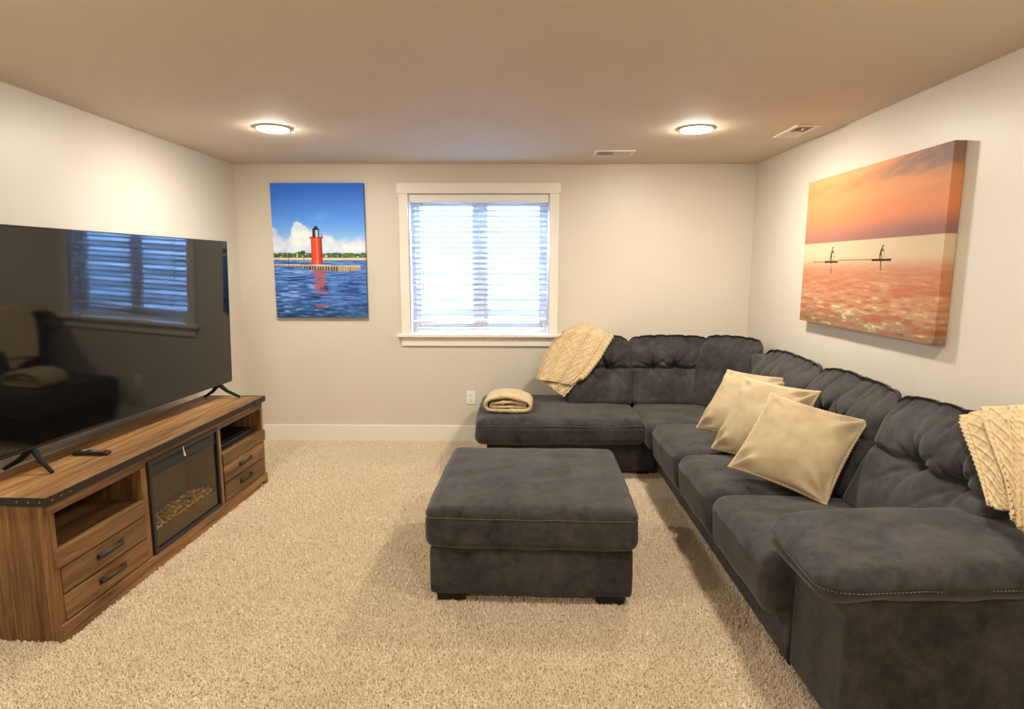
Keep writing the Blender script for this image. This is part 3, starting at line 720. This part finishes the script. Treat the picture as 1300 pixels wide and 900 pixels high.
# three main seats: the front rolls over and runs down to the base
def seat(y0, y1, seed):
    w = y1-y0; hs_ = np.array([.68, w+.012, .275])/2
    def d(X, u):
        X = X.copy(); fr = np.clip(-u[:, 0], 0, 1)
        X[:, 0] -= .018*fr**3*np.clip(u[:, 2]-.1, -.5, 1)*(1-np.abs(u[:, 1])**4)
        X[:, 2] -= .012*sm(.3, 1, u[:, 0])
        return X
    return cushion('seat_cushion', hs_*2, .075, (1.285, (y0+y1)/2, .3395), so, d, k=7, m=(18, 20, 6), crown=(.012, .003, .014), wr=.006, seed=seed, wscale=6)
seat(3.47, 4.175, 21); seat(2.83, 3.47, 22); seat(2.17, 2.83, 23)
# back frames
box('back_frame', (.42, 5.06, .28), (1.93, 5.205, .90), M['suede'], so, .035, 4)
box('back_frame', (1.79, 1.82, .28), (1.945, 5.06, .91), M['suede'], so, .035, 4)
def back_cushion(width, base, rot, seed, tufts=(-.09, .09), k=6, top_h=.99, w_fold=True, lean=.44, thick=.25, tz=.742):
    """base: point at the foot of the front face, rot: 3x3 taking local x along the width and -y to the front."""
    hgt = top_h-.44; hs_ = np.array([width, thick, hgt])/2
    zt = tz-.44-hgt/2
    def d(X, u):
        X = X.copy(); x, z = X[:, 0].copy(), X[:, 2].copy()
        front = np.clip(-u[:, 1], 0, 1)**1.0; topm = sm(.5, 1, u[:, 2])
        edge = np.clip(1-np.abs(u[:, 0])**6, 0, 1)
        bulge = .030*np.sin(np.pi*np.clip((z-zt)/(hs_[2]-zt), 0, 1))*(z > zt)+.026*np.sin(np.pi*np.clip((zt-z)/(hs_[2]+zt), 0, 1))*(z <= zt)
        y = -bulge*edge
        wx = np.exp(-(np.maximum(np.abs(x)-max(map(abs, tufts)) if tufts else 9*np.ones_like(x), 0)/.18)**2) if tufts else 1
        if tufts: y += .034*gauss(z-zt-.004*np.sin(x*40), .014)*(.35+.65*wx)
        for j, tx in enumerate(tufts or ()):
            rr_ = np.hypot(x-tx, z-zt); y += .075*np.exp(-(rr_/.04)**1.3)
            aa = np.arctan2(z-zt, x-tx); 
            for q, (a0, ln) in enumerate(((1.25, .16), (1.9, .15), (.75, .12), (2.5, .12), (-.9, .13), (-2.2, .13), (-1.6, .1))):
                da = np.abs((aa-a0-.25*math.sin(seed*3+q*2+j)+np.pi) % (2*np.pi)-np.pi)
                y += .020*np.exp(-(da*np.maximum(rr_, .02)/.013)**2)*np.exp(-(rr_/ln)**2)*(rr_ > .01)
        # pleats gathered over the top edge
        for q in range(5):
            px = (-.38+.19*q+.03*math.sin(seed+q*2.1))*width
            pl_ = gauss(x-px-.12*(z-hs_[2])*math.sin(seed*2+q), .013+.004*(q % 2))*sm(zt+.10, hs_[2]*.9, z)
            y += .011*pl_; X[:, 2] -= .006*pl_*topm
        X[:, 1] += y*front
        X[:, 2] += .010*topm*np.cos(u[:, 0]*1.4)-.018*topm*np.abs(u[:, 0])**5
        # narrow towards the rounded top front
        X[:, 1] += .055*topm*front
        return X
    c = np.array(base, float)+np.array(rot)@np.array([0, hs_[1], 0]); c[2] = .44+hs_[2]
    bo, bmap = cushion('back_cushion', hs_*2, .062, c, so, d, k=k, m=(64, 6, 46), crown=(.004, 0, .006), rot=rot, shear=lean, wr=.005, seed=seed, wscale=7)
    xs = np.linspace(-hs_[0]*.86, hs_[0]*.86, 50); q = np.stack([xs, np.full(50, thick*.12), np.full(50, hs_[2])], -1)
    stitches('stitching', bmap(q), np.tile((0, 0, 1.), (50, 1)), bo)
I3 = np.eye(3); RX = np.array([[0, 1, 0], [-1, 0, 0], [0, 0, 1.]])   # faces -X
def rz(a): a = math.radians(a); return np.array([[math.cos(a), -math.sin(a), 0], [math.sin(a), math.cos(a), 0], [0, 0, 1.]])
RX = rz(-90)
back_cushion(.56, (.648, 4.77, 0), I3, 31)
back_cushion(.69, (1.262, 4.77, 0), I3, 32, tufts=(-.155, .02))
back_cushion(.50, (1.52, 4.63, 0), rz(-45), 33, tufts=(), top_h=1.01)
back_cushion(.80, (1.53, 3.95, 0), RX, 34)
back_cushion(.755, (1.53, 3.175, 0), RX, 35)
back_cushion(.755, (1.53, 2.42, 0), RX, 36, tufts=(-.06, .19))
# arm
box('arm_panel', (1.06, 1.80, .028), (1.93, 2.175, .56), M['suede'], so, .02, 4)
hs = np.array([1.0, .46, .125])/2
def arm_def(X, u):
    X = X.copy(); fr = np.clip(-u[:, 0], 0, 1)
    X = seam_groove(hs, -.002, .010, .008)(X, u)
    X[:, 2] += -.022*fr**3+.012*sm(-.5, 1, u[:, 0])
    X[:, 1] *= 1-.10*sm(.72, 1, fr)
    X[:, 2] += .018*np.clip(u[:, 1], -1, 1)*(u[:, 2] > 0)
    return X
arm, amap = cushion('arm_pad', hs*2, .058, (1.445, 1.965, .598), so, arm_def, k=7, m=(30, 16, 6), crown=(.01, .008, .016), wr=.005, seed=41, wscale=8)
P, N_ = seam_loop(hs, .006, 60, ('left', 'front')); stitches('stitching', amap(P), N_, arm)

# ------------------------------------------------------------------ throw pillows
def pillow(c, u, w, seed, label, s=.485):
    u = np.array(u, float); u /= np.linalg.norm(u); w = np.array(w, float); w -= u*(u@w); w /= np.linalg.norm(w); n = np.cross(u, w)
    rot = Matrix(np.array([u, n*-1, w]).T.tolist()) if False else Matrix(np.array([u, -n, w]).T.tolist())
    # right-handed frame: x = u, y = -n?  choose y so that x × y = z
    y = np.cross(w, u); rot = Matrix(np.array([u, y, w]).T.tolist())
    t = thing('throw_pillow', label, 'pillow', tuple(c), group='beige throw pillows', local=True, rot=rot.to_quaternion())
    N = 41; a = np.sin(np.linspace(-math.pi/2, math.pi/2, N)); A, B = np.meshgrid(a, a, indexing='ij'); A = A.ravel(); B = B.ravel()
    h = s/2
    def outline(A, B): return A*h*(1-.075*(1-B**2)), B*h*(1-.075*(1-A**2))
    X, Z = outline(A, B)
    th = .092*np.maximum(1-np.abs(A)**2.4, 0)**.55*np.maximum(1-np.abs(B)**2.4, 0)**.55
    wr_ = .014*n2(A, B, 2.2, 2.2, seed, 3)
    for sx, sz in ((-1, 1), (1, -1), (-1, -1), (1, 1)):
        rr_ = np.hypot(A-sx, B-sz); an = np.arctan2(B-sz, A-sx)
        wr_ = wr_+.016*np.cos(an*7+seed)*np.exp(-((rr_-.35)/.22)**2)
    th = th+wr_*np.minimum(th/.03, 1)
    V = np.concatenate([np.stack([X, -th, Z], -1), np.stack([X, th*.85, Z], -1)])
    F = grid_faces(N, N); F = np.concatenate([F, F[:, ::-1]+N*N])
    o = mesh('pillow_cover', V, F, M['velvet'], t)
    bm = bmesh.new(); bm.from_mesh(o.data); bmesh.ops.remove_doubles(bm, verts=bm.verts, dist=1e-5); bmesh.ops.recalc_face_normals(bm, faces=bm.faces); bm.to_mesh(o.data); bm.free()
    # stitched flange round the edge
    e = np.linspace(-1, 1, 90); ring = np.concatenate([np.stack([e, -np.ones(90)], -1)[:-1], np.stack([np.ones(90), e], -1)[:-1], np.stack([e[::-1], np.ones(90)], -1)[:-1], np.stack([-np.ones(90), e[::-1]], -1)[:-1]])
    X, Z = outline(ring[:, 0], ring[:, 1]); P = np.stack([X, np.zeros_like(X), Z], -1); nr = len(P)
    out = P/np.linalg.norm(P, axis=1, keepdims=True)
    i = np.arange(nr); lump = .003*((i % 3) == 0)
    V = np.concatenate([P-out*.006+np.array([0, -.004, 0])-lump[:, None]*np.array([0, 1, 0]), P+out*(.010+lump)[:, None], P-out*.006+np.array([0, .004, 0])+lump[:, None]*np.array([0, 1, 0])])
    F = [(i_, (i_+1) % nr, r_*nr+nr+(i_+1) % nr, r_*nr+nr+i_) if r_ == 0 else (nr+i_, nr+(i_+1) % nr, 2*nr+(i_+1) % nr, 2*nr+i_) for r_ in (0, 1) for i_ in range(nr)]
    tag(mesh('edge_trim', V, F, M['velvet_edge'], t), 'pale whip-stitched edge')
pillow((1.391, 2.932, .690), (.68, -.72, -.13), (.57, .41, .71), 3, 'largest-looking beige velvet pillow, in front of the other two on the sofa')
pillow((1.397, 3.365, .697), (.54, -.84, -.01), (.46, .28, .84), 8, 'middle beige velvet pillow, leaning between the other two')
pillow((1.47, 3.886, .678), (.55, -.84, .03), (.53, .37, .76), 14, 'rearmost beige velvet pillow, nearest the sofa corner')

# ------------------------------------------------------------------ knitted throws
def knit(a, b):
    """Relief of a cable knit: lattice of ridges with braids between (metres in, 0..1 out)."""
    h = .35*np.exp(-((((a+b)/.075) % 1-.5)/.11)**2)+.35*np.exp(-((((a-b)/.075) % 1-.5)/.11)**2)
    col = (a/.15+.5) % 1-.5; x = col*.15
    h = h*(np.abs(x) > .026)
    for s in (-1, 1):
        off = s*.010*np.sin(2*np.pi*b/.06); h = np.maximum(h, np.exp(-((x-off)/.0085)**2)*(np.abs(x) < .03))
    h = np.maximum(h, .5*np.exp(-((np.abs(x)-.03)/.004)**2))
    return h+.15*np.sin(a*900)*np.sin(b*900)
def poly(pts, n):
    pts = np.array(pts, float); d = np.r_[0, np.cumsum(np.linalg.norm(np.diff(pts, axis=0), axis=1))]; d /= d[-1]
    t_ = np.linspace(0, 1, n); return np.stack([np.interp(t_, d, pts[:, k]) for k in range(pts.shape[1])], -1)
def coons(top, bot, left, right, nu, nv):
    Tp, Bt, Lf, Rt = poly(top, nu), poly(bot, nu), poly(left, nv), poly(right, nv)
    s = np.linspace(0, 1, nu)[:, None, None]; t_ = np.linspace(0, 1, nv)[None, :, None]
    P = (1-t_)*Tp[:, None]+t_*Bt[:, None]+(1-s)*Lf[None]+s*Rt[None]-((1-s)*(1-t_)*Tp[0]+s*(1-t_)*Tp[-1]+(1-s)*t_*Bt[0]+s*t_*Bt[-1])
    return P
def smooth1(A, n):
    for _ in range(n): A[1:-1] = (A[:-2]+2*A[1:-1]+A[2:])/4
    return A
def throw_layers(layers, to3d, seed):
    mb_ = MB()
    for (top, bot, left, right, off, back) in layers:
        nu, nv = 110, 150
        top = smooth1(poly(top, 40), 6); left = smooth1(poly(left, 40), 6)
        Q = coons(top, bot, left, right, nu, nv)
        S_, T_ = np.meshgrid(np.linspace(0, 1, nu), np.linspace(0, 1, nv), indexing='ij')
        fold = .016*n2(S_.ravel(), T_.ravel(), 4, 1.6, seed, 2).reshape(nu, nv)*T_+.008*np.sin(S_*9+T_*2+seed)*T_
        lattice = knit((S_*.5).ravel(), (T_*.55).ravel()).reshape(nu, nv)*.014
        o_ = off+fold+lattice; o_ -= .02*(1-sm(0, .14, T_))
        front = to3d(Q[..., 0], Q[..., 1], o_)
        nb_ = 14; rows = []
        for j in range(1, nb_+1):     # over the top and a little way down behind
            t_ = j/nb_; rows.append(back(top_row=Q[:, 0], t=t_, base=front[:, 0], off=off))
        G = np.concatenate([np.stack(rows[::-1], 1), front], 1)
        mb_.add(G.reshape(-1, 3), grid_faces(nu, G.shape[1]))
    return mb_
def to_back(x, z, o): n = np.array([0, -.908, .419]); return np.stack([x+n[0]*o, 4.775+(z-.46)*.447+n[1]*o, z+n[2]*o], -1)
def over_back(top_row, t, base, off):
    b_ = base.copy(); yb_ = 5.235-.0+off*.2
    b_[:, 1] = base[:, 1]*(1-sm(0, .7, t))+yb_*sm(0, .7, t); b_[:, 2] = base[:, 2]+.012*math.sin(min(t/.6, 1)*math.pi)-.16*max(t-.45, 0)/.55-.02*t; return b_
lay1 = ([(.37, 1.005), (.45, 1.05), (.56, 1.068), (.68, 1.035), (.75, .985)], [(.13, .645), (.25, .625), (.42, .60)], [(.37, 1.005), (.262, .93), (.19, .8), (.13, .645)], [(.75, .985), (.617, .783), (.50, .66), (.42, .60)], .060, over_back)
lay2 = ([(.42, .99), (.56, 1.05), (.68, 1.02), (.765, .978)], [(.20, .63), (.28, .56), (.36, .515)], [(.42, .99), (.30, .85), (.20, .63)], [(.765, .978), (.65, .80), (.52, .655), (.47, .63), (.36, .515)], .040, over_back)
mb_ = throw_layers([lay1, lay2], to_back, 2)
pts = [to_back(np.array([x]), np.array([z]), np.array([.052]))[0] for x, z in smooth1(poly([(.762, .985), (.64, .80), (.525, .665), (.495, .65)], 46), 8)]
mb_.tube(pts, [.013+.004*math.sin(k*1.9) for k in range(46)], 10)
th1 = mb_.build('knit_throw', M['knit'], smooth=True, ang=None)
md = th1.modifiers.new('thickness', 'SOLIDIFY'); md.thickness = .008; md.offset = 1
tag(th1, 'cream cable-knit throw draped over the chaise backrest below the window', 'blanket', 'knitted throws')
def to_right(y, z, o): n = np.array([-.92, 0, .39]); return np.stack([1.535+(z-.46)*.4255+n[0]*o, y+0*o, z+n[2]*o], -1)
def over_right(top_row, t, base, off):
    b_ = base.copy(); xb = 1.972
    b_[:, 0] = base[:, 0]*(1-sm(0, .7, t))+xb*sm(0, .7, t); b_[:, 2] = base[:, 2]+.012*math.sin(min(t/.6, 1)*math.pi)-.16*max(t-.45, 0)/.55-.02*t; return b_
l1 = ([(2.30, .982), (2.24, 1.02), (2.15, 1.05), (2.06, 1.068), (1.9, 1.07), (1.75, 1.04)], [(1.965, .75), (1.925, .748), (1.86, .78), (1.77, .80)], [(2.30, .982), (2.14, .875), (1.965, .75)], [(1.75, 1.04), (1.76, .92), (1.77, .80)], .055, over_right)
l2 = ([(2.2, 1.03), (2.06, 1.072), (1.9, 1.075), (1.74, 1.045)], [(1.835, .745), (1.79, .72), (1.74, .70)], [(2.2, 1.03), (2.02, .90), (1.93, .835), (1.835, .745)], [(1.74, 1.045), (1.735, .85), (1.74, .70)], .075, over_right)
th2 = throw_layers([l1, l2], to_right, 5).build('knit_throw', M['knit'], smooth=True, ang=None)
md = th2.modifiers.new('thickness', 'SOLIDIFY'); md.thickness = .008; md.offset = 1
tag(th2, 'cream cable-knit throw draped over the sofa back beside the padded arm', 'blanket', 'knitted throws')

# folded blanket on the chaise
def ribbon(path, y0, y1, thick, seed, ny=40):
    """Thick folded strip: the path is a polyline in x,z, swept along y."""
    P = smooth1(poly(path, 120), 10); t_ = np.gradient(P, axis=0); t_ /= np.linalg.norm(t_, axis=1, keepdims=True); n = np.stack([-t_[:, 1], t_[:, 0]], -1)
    loop = np.concatenate([P+n*thick/2, (P-n*thick/2)[::-1]]); nl = len(loop)
    d = np.r_[0, np.cumsum(np.linalg.norm(np.diff(P, axis=0), axis=1))]; d2 = np.concatenate([d, d[::-1]]); nn = np.concatenate([n, -n[::-1]])
    V = []; ys = np.linspace(y0, y1, ny)
    for k, y in enumerate(ys):
        e = min(k, ny-1-k)/2.0; sh = thick*.35*max(0, 1-e)**2
        rel = .006*knit(d2+.02, np.full(nl, y)); w_ = .004*n2(d2, np.full(nl, y), 8, 8, seed, 2)
        q = loop+nn*(rel+w_-sh)[:, None]; V.append(np.stack([q[:, 0], np.full(nl, y)+.006*np.sin(d2*23+seed), q[:, 1]], -1))
    F = [(k*nl+j, k*nl+(j+1) % nl, (k+1)*nl+(j+1) % nl, (k+1)*nl+j) for k in range(ny-1) for j in range(nl)]
    h = nl//2
    for b_, fl in ((0, False), ((ny-1)*nl, True)):
        for j in range(h-1):
            f = (b_+j, b_+j+1, b_+nl-2-j, b_+nl-1-j); F.append(f[::-1] if not fl else f)
    return np.concatenate(V), F
zb = .474; fb = MB()
fb.add(*ribbon([(.05, .014), (-.17, .014), (-.205, .03), (-.21, .062), (-.17, .092), (-.06, .108), (.04, .104), (.14, .082), (.19, .058), (.19, .030), (.15, .014), (.0, .013)], 4.50, 4.78, .024, 4))
fb.add(*ribbon([(.15, .034), (.0, .040), (-.15, .036), (-.172, .046), (-.15, .058), (0, .072), (.10, .062), (.15, .05)], 4.507, 4.77, .019, 7))
Vb = np.concatenate(fb.V); a_ = math.radians(-3); x, y = Vb[:, 0].copy(), Vb[:, 1]-4.64
x *= .88; Vb = np.stack([-.075+x*math.cos(a_)-y*math.sin(a_), 4.57+x*math.sin(a_)+y*math.cos(a_), Vb[:, 2]*1.15+zb], -1)
fo = mesh('folded_blanket', Vb, fb.F, M['knit']); tag(fo, 'small cream blanket folded up on the left end of the chaise', 'blanket')

# ------------------------------------------------------------------ carpet pile (uncountable): short tufts scattered by geometry nodes
def carpet():
    x0, x1, ya, yb_ = L+.02, R-.02, .9, D-.018
    me = bpy.data.meshes.new('carpet_pile'); me.from_pydata([(x0, ya, 0), (x1, ya, 0), (x1, yb_, 0), (x0, yb_, 0)], [], [(0, 1, 2, 3)])
    o = bpy.data.objects.new('carpet_pile', me); COL.objects.link(o); o.location = (0, 0, -.006)
    tag(o, 'thick beige cut-pile carpet tufts covering the floor', 'carpet', kind='stuff')
    m, nt, b = newmat('carpet_tuft'); N = nt.nodes.new; Lk = nt.links.new
    oi = N('ShaderNodeObjectInfo'); cr = N('ShaderNodeValToRGB'); e = cr.color_ramp.elements
    e[0].color = srgb(212, 193, 169); e[1].color = srgb(238, 221, 198); Lk(oi.outputs['Random'], cr.inputs[0]); Lk(cr.outputs[0], b.inputs['Base Color'])
    b.inputs['Roughness'].default_value = .9; b.inputs['Specular IOR Level'].default_value = .1; b.inputs['Sheen Weight'].default_value = .2
    me.materials.append(m)
    ng = bpy.data.node_groups.new('carpet_tufts', 'GeometryNodeTree')
    ng.interface.new_socket('Geometry', in_out='INPUT', socket_type='NodeSocketGeometry'); ng.interface.new_socket('Geometry', in_out='OUTPUT', socket_type='NodeSocketGeometry')
    G = ng.nodes.new; K = ng.links.new
    gi, go = G('NodeGroupInput'), G('NodeGroupOutput')
    ds = G('GeometryNodeDistributePointsOnFaces'); ds.inputs['Density'].default_value = 24000
    cn = G('GeometryNodeMeshCone'); cn.inputs['Vertices'].default_value = 5; cn.inputs['Radius Top'].default_value = .0013; cn.inputs['Radius Bottom'].default_value = .0044; cn.inputs['Depth'].default_value = .014
    sm_ = G('GeometryNodeSetMaterial'); sm_.inputs['Material'].default_value = m; K(cn.outputs['Mesh'], sm_.inputs['Geometry'])
    ip = G('GeometryNodeInstanceOnPoints'); K(gi.outputs[0], ds.inputs['Mesh']); K(ds.outputs['Points'], ip.inputs['Points']); K(sm_.outputs[0], ip.inputs['Instance'])
    rv = G('FunctionNodeRandomValue'); rv.data_type = 'FLOAT_VECTOR'; rv.inputs[0].default_value = (-.55, -.55, 0); rv.inputs[1].default_value = (.55, .55, 6.28)
    nz = G('ShaderNodeTexNoise'); nz.inputs['Scale'].default_value = 1.6; nz.inputs['Detail'].default_value = 2
    ps = G('GeometryNodeInputPosition'); K(ps.outputs[0], nz.inputs['Vector'])
    sb = G('ShaderNodeVectorMath'); sb.operation = 'MULTIPLY_ADD'; sb.inputs[1].default_value = (2.6, 2.6, 0); sb.inputs[2].default_value = (-1.3, -1.3, 0); K(nz.outputs['Color'], sb.inputs[0])
    ad = G('ShaderNodeVectorMath'); ad.operation = 'ADD'; K(rv.outputs[0], ad.inputs[0]); K(sb.outputs[0], ad.inputs[1]); K(ad.outputs[0], ip.inputs['Rotation'])
    rs = G('FunctionNodeRandomValue'); rs.data_type = 'FLOAT'; rs.inputs[2].default_value = .7; rs.inputs[3].default_value = 1.25; K(rs.outputs[1], ip.inputs['Scale'])
    K(ip.outputs[0], go.inputs[0])
    md = o.modifiers.new('tufts', 'NODES'); md.node_group = ng
carpet()
